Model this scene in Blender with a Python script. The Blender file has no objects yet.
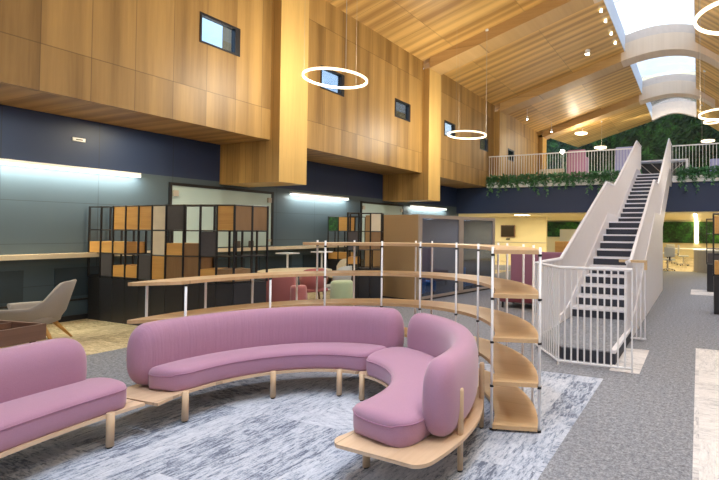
import bpy, bmesh, math, random
from math import sin, cos, pi, radians, sqrt, atan2, floor
from mathutils import Vector, Matrix
random.seed(7)
C = bpy.context.scene.collection
sc = bpy.context.scene

# ------------------------------------------------------------------ materials
class NT:
    def __init__(s, name):
        s.m = bpy.data.materials.new(name); s.m.use_nodes = True
        s.t = s.m.node_tree; s.b = s.t.nodes['Principled BSDF']
    def n(s, typ, **kw):
        x = s.t.nodes.new(typ)
        for k, v in kw.items(): setattr(x, k, v)
        return x
    def l(s, a, b): s.t.links.new(a, b)
    def math(s, op, a, b=None):
        x = s.n('ShaderNodeMath', operation=op)
        for i, v in enumerate((a, b)):
            if v is None: continue
            if isinstance(v, (int, float)): x.inputs[i].default_value = v
            else: s.l(v, x.inputs[i])
        return x.outputs[0]
    def mix(s, f, a, b, blend='MIX'):
        x = s.n('ShaderNodeMix', data_type='RGBA', blend_type=blend)
        for v, i in ((f, 0), (a, 6), (b, 7)):
            if isinstance(v, (int, float)): x.inputs[i].default_value = v
            elif isinstance(v, tuple): x.inputs[i].default_value = (*v, 1)
            else: s.l(v, x.inputs[i])
        return x.outputs[2]
    def ramp(s, f, stops):
        x = s.n('ShaderNodeValToRGB'); e = x.color_ramp.elements
        while len(e) < len(stops): e.new(0.5)
        for i, (p, c) in enumerate(stops):
            e[i].position = p; e[i].color = (*c, 1)
        s.l(f, x.inputs[0]); return x.outputs[0]
    def noise(s, vec, scale, detail=2, rough=.5):
        x = s.n('ShaderNodeTexNoise'); x.inputs['Scale'].default_value = scale
        x.inputs['Detail'].default_value = detail; x.inputs['Roughness'].default_value = rough
        s.l(vec, x.inputs['Vector']); return x.outputs[0]
    def white(s, vec):
        x = s.n('ShaderNodeTexWhiteNoise', noise_dimensions='3D'); s.l(vec, x.inputs['Vector']); return x.outputs[0]
    def comb(s, a, b, c):
        x = s.n('ShaderNodeCombineXYZ')
        for i, v in enumerate((a, b, c)):
            if isinstance(v, (int, float)): x.inputs[i].default_value = v
            else: s.l(v, x.inputs[i])
        return x.outputs[0]
    def obj(s):
        tc = s.n('ShaderNodeTexCoord'); sp = s.n('ShaderNodeSeparateXYZ'); s.l(tc.outputs['Object'], sp.inputs[0])
        return tc.outputs['Object'], sp.outputs[0], sp.outputs[1], sp.outputs[2]
    def bump(s, h, strength=.3, dist=.01):
        x = s.n('ShaderNodeBump'); x.inputs['Strength'].default_value = strength; x.inputs['Distance'].default_value = dist
        s.l(h, x.inputs['Height']); s.l(x.outputs[0], s.b.inputs['Normal'])
    def col(s, c):
        if isinstance(c, tuple): s.b.inputs['Base Color'].default_value = (*c, 1)
        else: s.l(c, s.b.inputs['Base Color'])

def plain(name, c, rough=.5, metal=0, var=.12, scale=6, bump=0, bscale=200):
    t = NT(name); v, x, y, z = t.obj()
    n = t.noise(v, scale, 3)
    d = tuple(k*(1-var) for k in c); e = tuple(min(1, k*(1+var)) for k in c)
    t.col(t.mix(n, d, e)); t.b.inputs['Roughness'].default_value = rough; t.b.inputs['Metallic'].default_value = metal
    if bump: t.bump(t.noise(v, bscale, 2), bump, .002)
    return t.m

def wood(name, c, c2, u, w, bw=.6, bh=0, slat=0, uoff=0, grain=1., woff=0, band=0, bandw=.45, rough=.42):
    """boards: u across, w along ('x','y','z'); bw board width, bh board length"""
    t = NT(name); v, x, y, z = t.obj(); ax = dict(x=x, y=y, z=z)
    U, W = ax[u], ax[w]
    if woff: W = t.math('ADD', W, woff)
    iu = t.math('FLOOR', t.math('DIVIDE', t.math('ADD', U, uoff), bw))
    if bh:
        st = t.math('MULTIPLY', t.math('FRACT', t.math('MULTIPLY', iu, .37)), bh*.0)
        iw = t.math('FLOOR', t.math('DIVIDE', t.math('ADD', W, st), bh))
    else: iw = 0.0
    r = t.white(t.comb(iu, iw, 3.3))
    g1 = t.noise(t.comb(t.math('MULTIPLY', U, 14*grain), t.math('MULTIPLY', W, .7*grain), r), 1.6, 4, .6)
    g2 = t.noise(t.comb(t.math('MULTIPLY', U, 3.0), t.math('MULTIPLY', W, .12), 1.7), 1.3, 3, .6)
    f = t.math('ADD', t.math('MULTIPLY', g1, .45), t.math('ADD', t.math('MULTIPLY', r, .28), t.math('MULTIPLY', g2, .55)))
    colr = t.ramp(f, [(.38, c2), (.62, tuple((a+b)/2 for a, b in zip(c, c2))), (.88, c)])
    if band:
        bn = t.noise(t.comb(t.math('MULTIPLY', U, 1/band), iw, r), 1.0, 2, .5)
        fr_ = t.math('ADD', t.math('MULTIPLY', t.math('SINE', t.math('ADD', t.math('MULTIPLY', U, 2*pi/band), t.math('MULTIPLY', bn, 5))), .5), .5)
        bf = t.math('ADD', t.math('MULTIPLY', t.math('SUBTRACT', fr_, .5), bandw), t.math('MULTIPLY', t.math('SUBTRACT', bn, .5), 1.1))
        f = t.math('ADD', f, bf)
        colr = t.ramp(f, [(.28, c2), (.6, tuple((a+b)/2 for a, b in zip(c, c2))), (.95, c)])
    seam = t.math('PINGPONG', t.math('ADD', U, uoff), bw/2)
    sm = t.math('LESS_THAN', seam, .006)
    colr = t.mix(t.math('MULTIPLY', sm, .5), colr, tuple(k*.35 for k in c2))
    if bh:
        s2 = t.math('LESS_THAN', t.math('PINGPONG', W, bh/2), .008)
        colr = t.mix(t.math('MULTIPLY', s2, .5), colr, tuple(k*.35 for k in c2))
    t.col(colr); t.b.inputs['Roughness'].default_value = rough
    if slat:
        t.bump(t.math('PINGPONG', U, slat), .5, .01)
    else: t.bump(g1, .08, .003)
    return t.m

def fabric(name, c, var=.1, scale=260):
    t = NT(name); v, x, y, z = t.obj()
    n = t.noise(v, scale, 2); n2 = t.noise(v, 4, 3)
    col = t.mix(n, tuple(k*.82 for k in c), tuple(min(1, k*1.18) for k in c))
    col = t.mix(t.math('MULTIPLY', n2, var*2), col, tuple(k*.75 for k in c))
    t.col(col); t.b.inputs['Roughness'].default_value = .9
    t.b.inputs['Sheen Weight'].default_value = .35
    t.bump(n, .25, .002)
    return t.m

def emit(name, c, s):
    t = NT(name); t.b.inputs['Base Color'].default_value = (*c, 1)
    t.b.inputs['Emission Color'].default_value = (*c, 1); t.b.inputs['Emission Strength'].default_value = s
    return t.m

def glass(name, tint=(.9, .95, .95), gloss=.12, rough=.02):
    m = bpy.data.materials.new(name); m.use_nodes = True; t = m.node_tree
    t.nodes.remove(t.nodes['Principled BSDF']); out = t.nodes['Material Output']
    tr = t.nodes.new('ShaderNodeBsdfTransparent'); tr.inputs[0].default_value = (*tint, 1)
    gl = t.nodes.new('ShaderNodeBsdfGlossy'); gl.inputs['Roughness'].default_value = rough
    lw = t.nodes.new('ShaderNodeLayerWeight'); lw.inputs[0].default_value = .25
    mp = t.nodes.new('ShaderNodeMath'); mp.operation = 'MULTIPLY_ADD'; mp.inputs[1].default_value = .6; mp.inputs[2].default_value = gloss
    t.links.new(lw.outputs['Fresnel'], mp.inputs[0])
    mx = t.nodes.new('ShaderNodeMixShader'); t.links.new(mp.outputs[0], mx.inputs[0])
    t.links.new(tr.outputs[0], mx.inputs[1]); t.links.new(gl.outputs[0], mx.inputs[2]); t.links.new(mx.outputs[0], out.inputs[0])
    return m

OAK = (.52, .315, .10); OAKD = (.25, .138, .038)
M = {}
M['wall_wood'] = wood('oak_wall_panels', OAK, OAKD, 'y', 'z', .60, 2.4, 0, .1, woff=.62, band=.47, bandw=.22)
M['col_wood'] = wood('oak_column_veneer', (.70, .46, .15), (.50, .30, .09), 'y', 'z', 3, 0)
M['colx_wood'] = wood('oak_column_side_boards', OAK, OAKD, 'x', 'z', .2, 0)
M['ceil_wood'] = wood('oak_ceiling_boards', (.80, .50, .16), (.40, .21, .055), 'y', 'x', .9, 2.44, 0, band=.40, bandw=.36)
M['soffit_wood'] = wood('oak_soffit_boards', (.5, .30, .11), (.26, .14, .045), 'y', 'x', .6, 0, band=.3)
M['beam_wood'] = wood('oak_beam_veneer', (.62, .40, .17), (.44, .26, .09), 'z', 'x', 2.5, 0)
M['arch_wood'] = wood('pale_arch_veneer', (.78, .62, .46), (.68, .53, .38), 'x', 'y', 9, 0)
M['pale_arch'] = plain('pale_arch_reveal', (.60, .50, .42), .5)
M['white'] = plain('white_powder_coat', (.86, .86, .88), .6, 0, .03)
M['whitewall'] = plain('white_plaster', (.66, .72, .80), .8, 0, .03)
M['stairwhite'] = plain('white_stair_steel', (.80, .79, .84), .4, 0, .03)
M['black'] = plain('black_metal', (.012, .012, .014), .4, 0, .2)
M['charcoal'] = plain('charcoal_laminate', (.022, .022, .026), .42, 0, .2)
M['greypanel'] = plain('dark_grey_laminate', (.075, .066, .066), .6, 0, .15, 30)
M['cream_panel'] = plain('cream_laminate', (.72, .62, .45), .5)
M['boxwood'] = wood('golden_oak_boxes', (.78, .45, .13), (.52, .25, .06), 'z', 'x', 2, 0, grain=1.5)
M['boxwood_dark'] = wood('brown_oak_boxes', (.36, .22, .10), (.22, .12, .05), 'x', 'z', 2, 0, grain=1.5)
M['shelfwood'] = wood('ring_shelf_oak', (.76, .53, .31), (.55, .35, .17), 'y', 'x', 2, 0, grain=1.3, rough=.35)
M['platwood'] = wood('ash_platform', (.72, .55, .39), (.56, .39, .25), 'x', 'y', .9, 0, grain=1.5, rough=.4)
M['legwood'] = wood('ash_round_legs', (.70, .52, .36), (.54, .37, .22), 'x', 'z', 2, 0, grain=1.4)
M['walnut'] = wood('walnut_tray_wood', (.27, .15, .10), (.14, .07, .045), 'z', 'x', 2, 0, grain=1.5)
M['podwood'] = wood('pod_oak_side', (.72, .50, .27), (.52, .33, .16), 'x', 'z', .6, 0)
M['podframe'] = plain('pod_grey_frame', (.40, .34, .29), .5)
M['pink'] = fabric('mauve_wool', (.41, .215, .325))
M['piping'] = fabric('mauve_piping', (.34, .15, .26))
def creased():
    t = NT('mauve_wool_creased'); v, x, y, z = t.obj(); c = (.41, .215, .325)
    n = t.noise(v, 260, 2); t.col(t.mix(n, tuple(k*.82 for k in c), tuple(k*1.18 for k in c)))
    a = t.math('ARCTAN2', y, x)
    w_ = t.noise(t.comb(t.math('MULTIPLY', a, 26), t.math('MULTIPLY', z, 1.6), 0), 1, 3, .6)
    mk = t.noise(t.comb(t.math('MULTIPLY', a, 2.2), 4.0, 0), 1, 0)
    mk2 = t.math('MULTIPLY', t.math('GREATER_THAN', z, .4), mk)
    t.bump(t.math('ADD', t.math('MULTIPLY', n, .06), t.math('MULTIPLY', w_, mk)), .55, .022)
    t.b.inputs['Roughness'].default_value = .9; t.b.inputs['Sheen Weight'].default_value = .35; return t.m
M['pink_creased'] = creased()
M['grey_fabric'] = fabric('warm_grey_wool', (.34, .31, .29))
M['salmon'] = fabric('salmon_wool', (.42, .13, .12))
M['palegrey_fabric'] = fabric('pale_grey_wool', (.5, .52, .5))
M['sage'] = fabric('sage_green_wool', (.42, .5, .30))
M['blue_fabric'] = fabric('blue_wool', (.12, .38, .75))
M['plum'] = fabric('plum_wool', (.32, .14, .22))
M['maroon'] = fabric('maroon_wool', (.22, .04, .06))
M['lavender'] = fabric('lavender_wool', (.42, .44, .72))
M['rose'] = fabric('rose_wool', (.58, .28, .42))
M['cream'] = plain('cream_paint', (.80, .70, .42), .7, 0, .04, 2)
M['tabletop'] = plain('pale_table_laminate', (.80, .68, .46), .35)
M['tread'] = plain('dark_slate_stair_carpet', (.05, .055, .075), .95, 0, .25, 60)
M['navyfascia'] = plain('navy_fascia_paint', (.026, .046, .115), .6, 0, .06, 2)
M['ledge'] = wood('pale_oak_ledge', (.76, .58, .36), (.6, .4, .2), 'x', 'y', 2, 0)
M['glass'] = glass('clear_glass')
M['skyglass'] = glass('skylight_glass', (.97, .98, 1), .03)
M['winglass'] = glass('window_tinted_glass', (.62, .70, .76), .05)
M['podglass'] = glass('pod_tinted_glass', (.6, .68, .82), .07)
M['screen'] = plain('screen_black_glass', (.05, .035, .02), .25, 0, .1)
M['bin'] = plain('grey_reception_panel', (.34, .31, .26), .5)
M['led'] = emit('led_strip_white', (.95, 1, .88), 3)
M['ledwarm'] = emit('led_warm', (1, .86, .6), 12)
M['ring'] = emit('ring_lamp_glow', (1, .86, .62), 1.5)
M['spot'] = emit('spot_lamp_glow', (1, .9, .75), 30)
M['cable'] = plain('cable_silver', (.5, .45, .38), .4)
M['soil'] = plain('trough_soil', (.03, .02, .015), .9)
M['dado'] = plain('slate_inset_panel', (.028, .05, .068), .5)

def frosted():
    t = NT('frosted_glass_panel'); v, x, y, z = t.obj()
    t.col(t.mix(t.noise(v, .8, 2), (.38, .52, .5), (.62, .76, .74)))
    t.b.inputs['Roughness'].default_value = .25; return t.m
M['frost'] = frosted()

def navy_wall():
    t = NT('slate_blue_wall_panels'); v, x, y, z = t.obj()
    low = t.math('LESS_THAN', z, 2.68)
    c = t.mix(low, (.016, .034, .095), (.07, .105, .135))  # strip-light glow painted in: wall colour is lighter below the strips
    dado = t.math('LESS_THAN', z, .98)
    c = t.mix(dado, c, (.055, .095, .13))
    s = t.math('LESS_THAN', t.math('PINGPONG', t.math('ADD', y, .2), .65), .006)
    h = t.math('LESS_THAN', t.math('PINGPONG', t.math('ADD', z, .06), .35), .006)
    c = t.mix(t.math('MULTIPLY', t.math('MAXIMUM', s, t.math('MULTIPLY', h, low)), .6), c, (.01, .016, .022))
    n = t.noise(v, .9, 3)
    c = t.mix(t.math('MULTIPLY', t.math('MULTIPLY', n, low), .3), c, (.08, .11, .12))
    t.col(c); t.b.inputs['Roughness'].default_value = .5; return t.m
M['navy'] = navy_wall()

def carpet():
    t = NT('carpet_tiles'); v, x, y, z = t.obj()
    # plank cells .25 x 1.0, alternate direction in 1 m blocks
    bx = t.math('FLOOR', x); by = t.math('FLOOR', y)
    rb = t.math('GREATER_THAN', t.white(t.comb(bx, by, 1.0)), .45)
    inv = t.math('SUBTRACT', 1.0, rb)
    u = t.math('ADD', t.math('MULTIPLY', x, rb), t.math('MULTIPLY', y, inv))
    w = t.math('ADD', t.math('MULTIPLY', y, rb), t.math('MULTIPLY', x, inv))
    iu = t.math('FLOOR', t.math('MULTIPLY', u, 4)); iw = t.math('FLOOR', t.math('MULTIPLY', w, 1))
    pr = t.white(t.comb(iu, iw, t.math('ADD', rb, bx)))
    st = t.noise(t.comb(t.math('MULTIPLY', u, 70), t.math('MULTIPLY', w, 16), t.math('MULTIPLY', pr, 9)), 1, 4, .7)
    bl = t.noise(t.comb(t.math('MULTIPLY', u, 20), t.math('MULTIPLY', w, 6), t.math('MULTIPLY', pr, 5)), 1, 4, .65)
    fine = t.noise(v, 90, 2)
    f = t.math('ADD', t.math('ADD', t.math('ADD', t.math('MULTIPLY', st, .45), t.math('MULTIPLY', fine, .22)), t.math('MULTIPLY', bl, .33)), t.math('MULTIPLY', t.math('SUBTRACT', pr, .5), .12))
    bk = t.white(t.comb(t.math('FLOOR', t.math('MULTIPLY', u, 44)), t.math('FLOOR', t.math('MULTIPLY', w, 11)), pr))
    bk2 = t.white(t.comb(t.math('FLOOR', t.math('MULTIPLY', u, 90)), t.math('FLOOR', t.math('MULTIPLY', w, 24)), pr))
    f = t.math('ADD', f, t.math('MULTIPLY', t.math('SUBTRACT', t.math('ADD', t.math('MULTIPLY', bk, .55), t.math('MULTIPLY', bk2, .45)), .5), .17))
    light = t.ramp(f, [(.38, (.12, .14, .20)), (.44, (.27, .31, .39)), (.5, (.41, .45, .54)), (.64, (.56, .59, .66))])
    beige = t.ramp(f, [(.36, (.30, .24, .14)), (.5, (.55, .45, .27)), (.62, (.72, .60, .38)), (.8, (.8, .7, .48))])
    pale = t.ramp(f, [(.34, (.36, .35, .37)), (.46, (.60, .58, .58)), (.6, (.74, .71, .70)), (.8, (.8, .78, .77))])
    g = t.math('ADD', t.math('MULTIPLY', t.noise(v, 55, 4, .8), .6), t.math('MULTIPLY', t.noise(v, 24, 2, .8), .4))
    grey = t.ramp(g, [(.36, (.10, .105, .125)), (.5, (.225, .235, .265)), (.64, (.40, .41, .44))])
    tile = t.math('LESS_THAN', t.math('MINIMUM', t.math('PINGPONG', x, .25), t.math('PINGPONG', y, .25)), .004)
    grey = t.mix(t.math('MULTIPLY', tile, .2), grey, (.12, .12, .13))
    def box(x0, x1, y0, y1):
        a = t.math('MULTIPLY', t.math('GREATER_THAN', x, x0), t.math('LESS_THAN', x, x1))
        b = t.math('MULTIPLY', t.math('GREATER_THAN', y, y0), t.math('LESS_THAN', y, y1))
        return t.math('MULTIPLY', a, b)
    c = t.mix(box(-5.25, -.96, -9, 5.2), grey, light)
    c = t.mix(box(-11, -7.1, -9, 18), c, beige)
    c = t.mix(box(-.04, 9, -9, 7.1), c, pale)
    c = t.mix(box(-.96, -.62, 5.54, 6.7), c, pale)
    c = t.mix(box(-.2, .75, 13.2, 14.4), c, pale)
    warm = t.noise(v, .4, 1)
    c = t.mix(box(-16, 9, 20.8, 40), c, beige)  # beige here paints the warm lamplight of the lower hall into the floor
    t.col(c); t.b.inputs['Roughness'].default_value = .97
    t.bump(t.noise(v, 160, 2), .3, .004)
    return t.m
M['carpet'] = carpet()

def moss(name, bright=1):
    t = NT(name); v, x, y, z = t.obj()
    n = t.noise(v, 1.4, 5, .7); n2 = t.noise(v, 9, 4, .7)
    f = t.math('ADD', t.math('MULTIPLY', n, .6), t.math('MULTIPLY', n2, .4))
    c = t.ramp(f, [(.38, (.002*bright, .006*bright, .003*bright)), (.5, (.008*bright, .03*bright, .008*bright)), (.6, (.02*bright, .085*bright, .012*bright)), (.75, (.08*bright, .22*bright, .03*bright))])
    t.col(c); t.b.inputs['Roughness'].default_value = .8; t.bump(n2, .8, .08)
    return t.m
M['moss'] = moss('moss_wall_green', 1.0)
M['moss2'] = moss('moss_strip_green', 2.6)
M['leaf'] = plain('ivy_leaf', (.10, .27, .12), .5, 0, .6, 8)

# ------------------------------------------------------------------ mesh helpers
def link(name, bm, mat, parent=None, smooth=False, loc=None):
    me = bpy.data.meshes.new(name); bm.normal_update(); bm.to_mesh(me); bm.free()
    if smooth:
        for p in me.polygons: p.use_smooth = len(p.vertices) == 4
    me.materials.append(M[mat] if isinstance(mat, str) else mat)
    o = bpy.data.objects.new(name, me); C.objects.link(o)
    if parent: o.parent = parent
    return o

def bx(bm, x0, x1, y0, y1, z0, z1, mat=None):
    vs = [bm.verts.new((x, y, z)) for x in (x0, x1) for y in (y0, y1) for z in (z0, z1)]
    if mat is not None:
        for v in vs: v.co = mat @ v.co
    for f in ((0, 1, 3, 2), (4, 6, 7, 5), (0, 4, 5, 1), (2, 3, 7, 6), (0, 2, 6, 4), (1, 5, 7, 3)):
        bm.faces.new([vs[i] for i in f])
    return vs
def B(*args, mat=None, bevel=0):
    bm = bmesh.new()
    for a in (args if isinstance(args[0], (tuple, list)) else [args]): bx(bm, *a, mat=mat)
    bmesh.ops.recalc_face_normals(bm, faces=bm.faces)
    if bevel: bmesh.ops.bevel(bm, geom=list(bm.edges), offset=bevel, segments=2, profile=.6, affect='EDGES')
    return bm
def prism(bm, pts, d, axis='z'):
    """pts: list of 3-D points of a planar face, d: extrusion vector"""
    d = Vector(d); a = [bm.verts.new(p) for p in pts]; b = [bm.verts.new(Vector(p)+d) for p in pts]
    n = len(pts)
    bm.faces.new(a); bm.faces.new(b[::-1])
    for i in range(n): bm.faces.new([a[i], b[i], b[(i+1) % n], a[(i+1) % n]])
    bmesh.ops.recalc_face_normals(bm, faces=bm.faces)
def tube(bm, pts, r, seg=8, closed=False, cap=True):
    pts = [Vector(p) for p in pts]; n = len(pts); rings = []
    for i, p in enumerate(pts):
        if closed: d = pts[(i+1) % n]-pts[i-1]
        else: d = pts[min(i+1, n-1)]-pts[max(i-1, 0)]
        d.normalize(); up = Vector((0, 0, 1)) if abs(d.z) < .95 else Vector((1, 0, 0))
        a = d.cross(up).normalized(); b = a.cross(d)
        rr = r[i] if isinstance(r, (list, tuple)) else r
        rings.append([bm.verts.new(p+a*rr*cos(2*pi*k/seg)+b*rr*sin(2*pi*k/seg)) for k in range(seg)])
    m = n if closed else n-1
    for i in range(m):
        A, Bq = rings[i], rings[(i+1) % n]
        for k in range(seg): bm.faces.new([A[k], A[(k+1) % seg], Bq[(k+1) % seg], Bq[k]])
    if cap and not closed:
        bm.faces.new(rings[0][::-1]); bm.faces.new(rings[-1])
def T(pts, r, seg=8, closed=False):
    bm = bmesh.new(); tube(bm, pts, r, seg, closed); bmesh.ops.recalc_face_normals(bm, faces=bm.faces); return bm

def empty(name, label, cat, loc=(0, 0, 0), rz=0, group=None):
    o = bpy.data.objects.new(name, None); C.objects.link(o); o.location = loc; o.rotation_euler = (0, 0, rz)
    o.empty_display_size = .1
    return tag(o, label, cat, group)
def tag(o, label, cat, group=None):
    o['label'] = label; o['category'] = cat
    if group: o['group'] = group
    return o
def S(name, bm, mat, parent=None, smooth=False):
    o = link(name, bm, mat, parent, smooth)
    if parent is None: o['kind'] = 'structure'
    return o
def dup(root, loc=None, rz=None, label=None, group=None, delta=None):
    r = root.copy(); C.objects.link(r)
    if loc is not None: r.location = loc
    if rz is not None: r.rotation_euler = (0, 0, rz)
    if label: r['label'] = label
    if group: r['group'] = group
    for ch in list(root.children):
        c = ch.copy(); C.objects.link(c); c.parent = r
        for g in ch.children:
            d = g.copy(); C.objects.link(d); d.parent = c
    return r

# ------------------------------------------------------------------ camera
EYE = 1.6
yaw, pit, rol = .399, .0189, .0075
right = Vector((cos(yaw), sin(yaw), 0)); fw = Vector((-sin(yaw)*cos(pit), cos(yaw)*cos(pit), sin(pit))); up = right.cross(fw)
r2 = cos(rol)*right+sin(rol)*up; u2 = -sin(rol)*right+cos(rol)*up
cam = bpy.data.cameras.new('camera'); co = bpy.data.objects.new('camera', cam); C.objects.link(co)
mw = Matrix((r2, u2, -fw)).transposed().to_4x4(); mw.translation = (0, 0, EYE); co.matrix_world = mw
cam.sensor_width = 36; cam.lens = 470/719*36; cam.shift_x = (359.5-500.7)/719; cam.shift_y = (222.5-240)/719; cam.clip_end = 200
sc.camera = co

# ------------------------------------------------------------------ room shell
XW, XF, XC, SOF = -10.02, -8.47, -8.2, 3.52
XR = 5.0
SL, SR0 = -2.75, -.13            # skylight edges
def zl(x): return 7.25+.287*(x-XF)
ZT = zl(SL)
def zr(x): return ZT-.78*(x-SR0)
YS, YN = -5.0, 32.3
S('floor', B(-14.5, XR+.3, YS-.3, YN+.5, -.2, 0), 'carpet')
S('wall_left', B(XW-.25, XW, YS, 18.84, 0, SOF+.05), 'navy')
# lower room wall beyond the balcony front
S('wall_north', B(-14.5, XR, YN+.2, YN+.5, -.02, 12), 'cream')
S('wall_right', B(XR, XR+.25, YS, YN+.4, -.02, zr(XR)+.3), 'whitewall')
# bays of the timber upper wall with small windows
wins = [5.75, 8.75, 11.78, 14.77, 17.78, 20.92, -.1, 2.8]
cols = [-4.45, 1.45, 7.33, 13.3, 19.25, 25.5]
bays = [(-4.0, 1.5), (2.2, 7.4), (8.05, 13.35), (14.0, 19.3), (19.95, 25.6)]
k = 0
for a, b in bays:
    bm = bmesh.new(); ws = sorted(w for w in wins if a < w < b); y = a
    for w in ws:
        bx(bm, XF-.1, XF, y, w, SOF, 7.5); bx(bm, XF-.1, XF, w, w+.82, SOF, 5.05); bx(bm, XF-.1, XF, w, w+.82, 5.61, 7.5); y = w+.82
    bx(bm, XF-.1, XF, y, b, SOF, 7.5)
    S('wall_timber_bay', bm, 'wall_wood')
    S('soffit_timber', B(XW, XF-.1, a, b, SOF, SOF+.18), 'soffit_wood')
    for w in ws:
        k += 1
        fr = bmesh.new(); y0, y1, z0, z1 = w, w+.82, 5.05, 5.61
        for q in ((XF-.1, XF+.015, y0, y0+.035, z0, z1), (XF-.1, XF+.015, y1-.11, y1, z0, z1), (XF-.1, XF+.015, y0+.035, y1-.11, z0, z0+.035), (XF-.1, XF+.015, y0+.035, y1-.11, z1-.045, z1)): bx(fr, *q)
        f = S('window_%d' % k, fr, 'black')
        link('glass', B(XF-.05, XF-.04, y0+.03, y1-.03, z0+.03, z1-.03), 'winglass', f)
    S('wall_timber_end', B(XF-.22, XF, 26.1, 26.3, 3.7, 7.5), 'wall_wood')
for i, y in enumerate(cols):
    z0 = 2.62 if y < 19 else 3.7
    bm = B(XW+.0, XC, y, y+.76, z0, 6.98)
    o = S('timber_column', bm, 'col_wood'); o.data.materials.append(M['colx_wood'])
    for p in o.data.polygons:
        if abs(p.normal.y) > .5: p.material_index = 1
# lower wall portion behind the columns (below the strip lights the material is painted lighter, as if lit)

# roof slabs with skylight slot, bay by bay
def roof_slab(x0, x1, zf, y0, y1, mat='ceil_wood'):
    bm = bmesh.new(); prism(bm, [(x0, y0, zf(x0)), (x1, y0, zf(x1)), (x1, y0, zf(x1)+.22), (x0, y0, zf(x0)+.22)], (0, y1-y0, 0))
    return S('ceiling_slope', bm, mat)
roof_slab(XF-.25, SL, zl, YS-.2, 26.3)
bm = bmesh.new(); prism(bm, [(XF, 26.3, zl(XF)), (SL, 26.3, zl(SL)), (SL, 32.0, zl(SL)), (-7.72, 32.0, zl(-7.72))], (0, 0, .22)); S('ceiling_slope', bm, 'ceil_wood')
roof_slab(SR0, XR+.2, zr, YS-.2, 32.0)
# skylight upstands and glazing
S('skylight_upstand', B((SL-.12, SL+.006, YS, 32.0, ZT-.004, 9.66)), 'whitewall')
S('skylight_upstand', B((SR0-.006, SR0+.12, YS, 32.0, ZT-.004, 9.66)), 'whitewall')
def arch_z(x):
    P = [(-8.2, 6.98), (-2.9, 8.5), (-2.6, 8.58), (-2.2, 8.665), (-1.8, 8.72), (-1.35, 8.745), (-.9, 8.72), (-.5, 8.65), (-.15, 8.54), (.15, 8.39), (.45, 8.18), (.7, 7.98), (5.0, 4.58)]
    for (a, za), (b, zb) in zip(P, P[1:]):
        if x <= b: return za+(zb-za)*(x-a)/(b-a)
    return P[-1][1]
for a, b in zip([YS]+cols, cols+[31.9]):
    y0, y1 = a+(.76 if a != YS else 0)+.02, b-.02
    if y1-y0 < .5: continue
    bm = bmesh.new(); N = 10
    arc = [(SL-.05+(SR0-SL+.1)*i/N, 9.64+.2*sin(pi*i/N)) for i in range(N+1)]
    prism(bm, [(x, y0, z) for x, z in arc]+[(x, y0, z+.02) for x, z in arc[::-1]], (0, y1-y0, 0))
    f = S('skylight_glazing', bm, 'skyglass')
    bb = bmesh.new(); ny = max(2, int((y1-y0)/1.9))
    for j in range(1, ny):
        yy = y0+(y1-y0)*j/ny
        tube(bb, [(x, yy, z+.03) for x, z in arc], .02, 6)
    link('glazing_bars', bb, 'white', f)
for y in cols:
    # beam with arch across the ridge
    bm = bmesh.new(); xs = [-8.2, -6.5, -4.6, -2.9]; bot = [(x, arch_z(x)) for x in xs]
    prism(bm, [(x, y, z) for x, z in bot]+[(x, y, zl(x)+.1) for x, z in bot[::-1]], (0, .76, 0))
    S('timber_beam', bm, 'beam_wood')
    xs = [-2.9+.15*i for i in range(0, 21)]+[.3, .5, .75]
    xs = sorted(set(round(x, 3) for x in xs)); bot = [(x, arch_z(x)) for x in xs]
    top = [(x, min(arch_z(x)+.66, 9.45) if SL-.15 <= x <= SR0+.1 else (zl(x) if x < SL else zr(x))+.1) for x in xs]
    bm = bmesh.new(); prism(bm, [(x, y, z) for x, z in bot]+[(x, y, z) for x, z in top[::-1]], (0, .76, 0))
    S('ridge_arch', bm, 'arch_wood')
    xs = [SL-.02+(SR0-SL+.04)*i/12 for i in range(13)]
    bm = bmesh.new(); prism(bm, [(x, y+.12, arch_z(x)+.6) for x in xs]+[(x, y+.12, 9.6+.2*sin(pi*i/12)) for i, x in list(enumerate(xs))[::-1]], (0, .52, 0))
    S('skylight_curb', bm, 'pale_arch')
    bm = bmesh.new(); xs = [.75, 2, 3.5, 5.0]; prism(bm, [(x, y, arch_z(x)) for x in xs]+[(x, y, zr(x)+.1) for x in xs[::-1]], (0, .76, 0))
    S('timber_beam', bm, 'beam_wood')
# arched closing panel at the far end of the skylight
bm = bmesh.new(); xs = [SL+(SR0-SL)*i/14 for i in range(15)]
prism(bm, [(x, 31.3, 8.75+.38*sin(pi*i/14)) for i, x in enumerate(xs)]+[(x, 31.3, 9.66+.4*sin(pi*i/14)) for i, x in list(enumerate(xs))[::-1]], (0, .3, 0))
S('ridge_end_panel', bm, 'pale_arch')
# south end: glazed gable wall behind the viewer
S('wall_south', B((XW, XR, YS-.2, YS, 0, .9), (XW, XR, YS-.2, YS, 2.9, 7.2), (XW, -6.0, YS-.2, YS, .9, 2.9), (-4.0, -1.5, YS-.2, YS, .9, 2.9), (.5, XR, YS-.2, YS, .9, 2.9)), 'whitewall')
for k_, x in ((9, -6.0), (13, -1.5)):
    win = S('window_%d' % k_, B((x, x+2, YS-.14, YS-.06, .9, .96), (x, x+2, YS-.14, YS-.06, 2.84, 2.9), (x, x+.06, YS-.14, YS-.06, .96, 2.84), (x+1.94, x+2, YS-.14, YS-.06, .96, 2.84)), 'black')
    link('glass', B(x+.06, x+1.94, YS-.11, YS-.09, .96, 2.84), 'skyglass', win)

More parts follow.
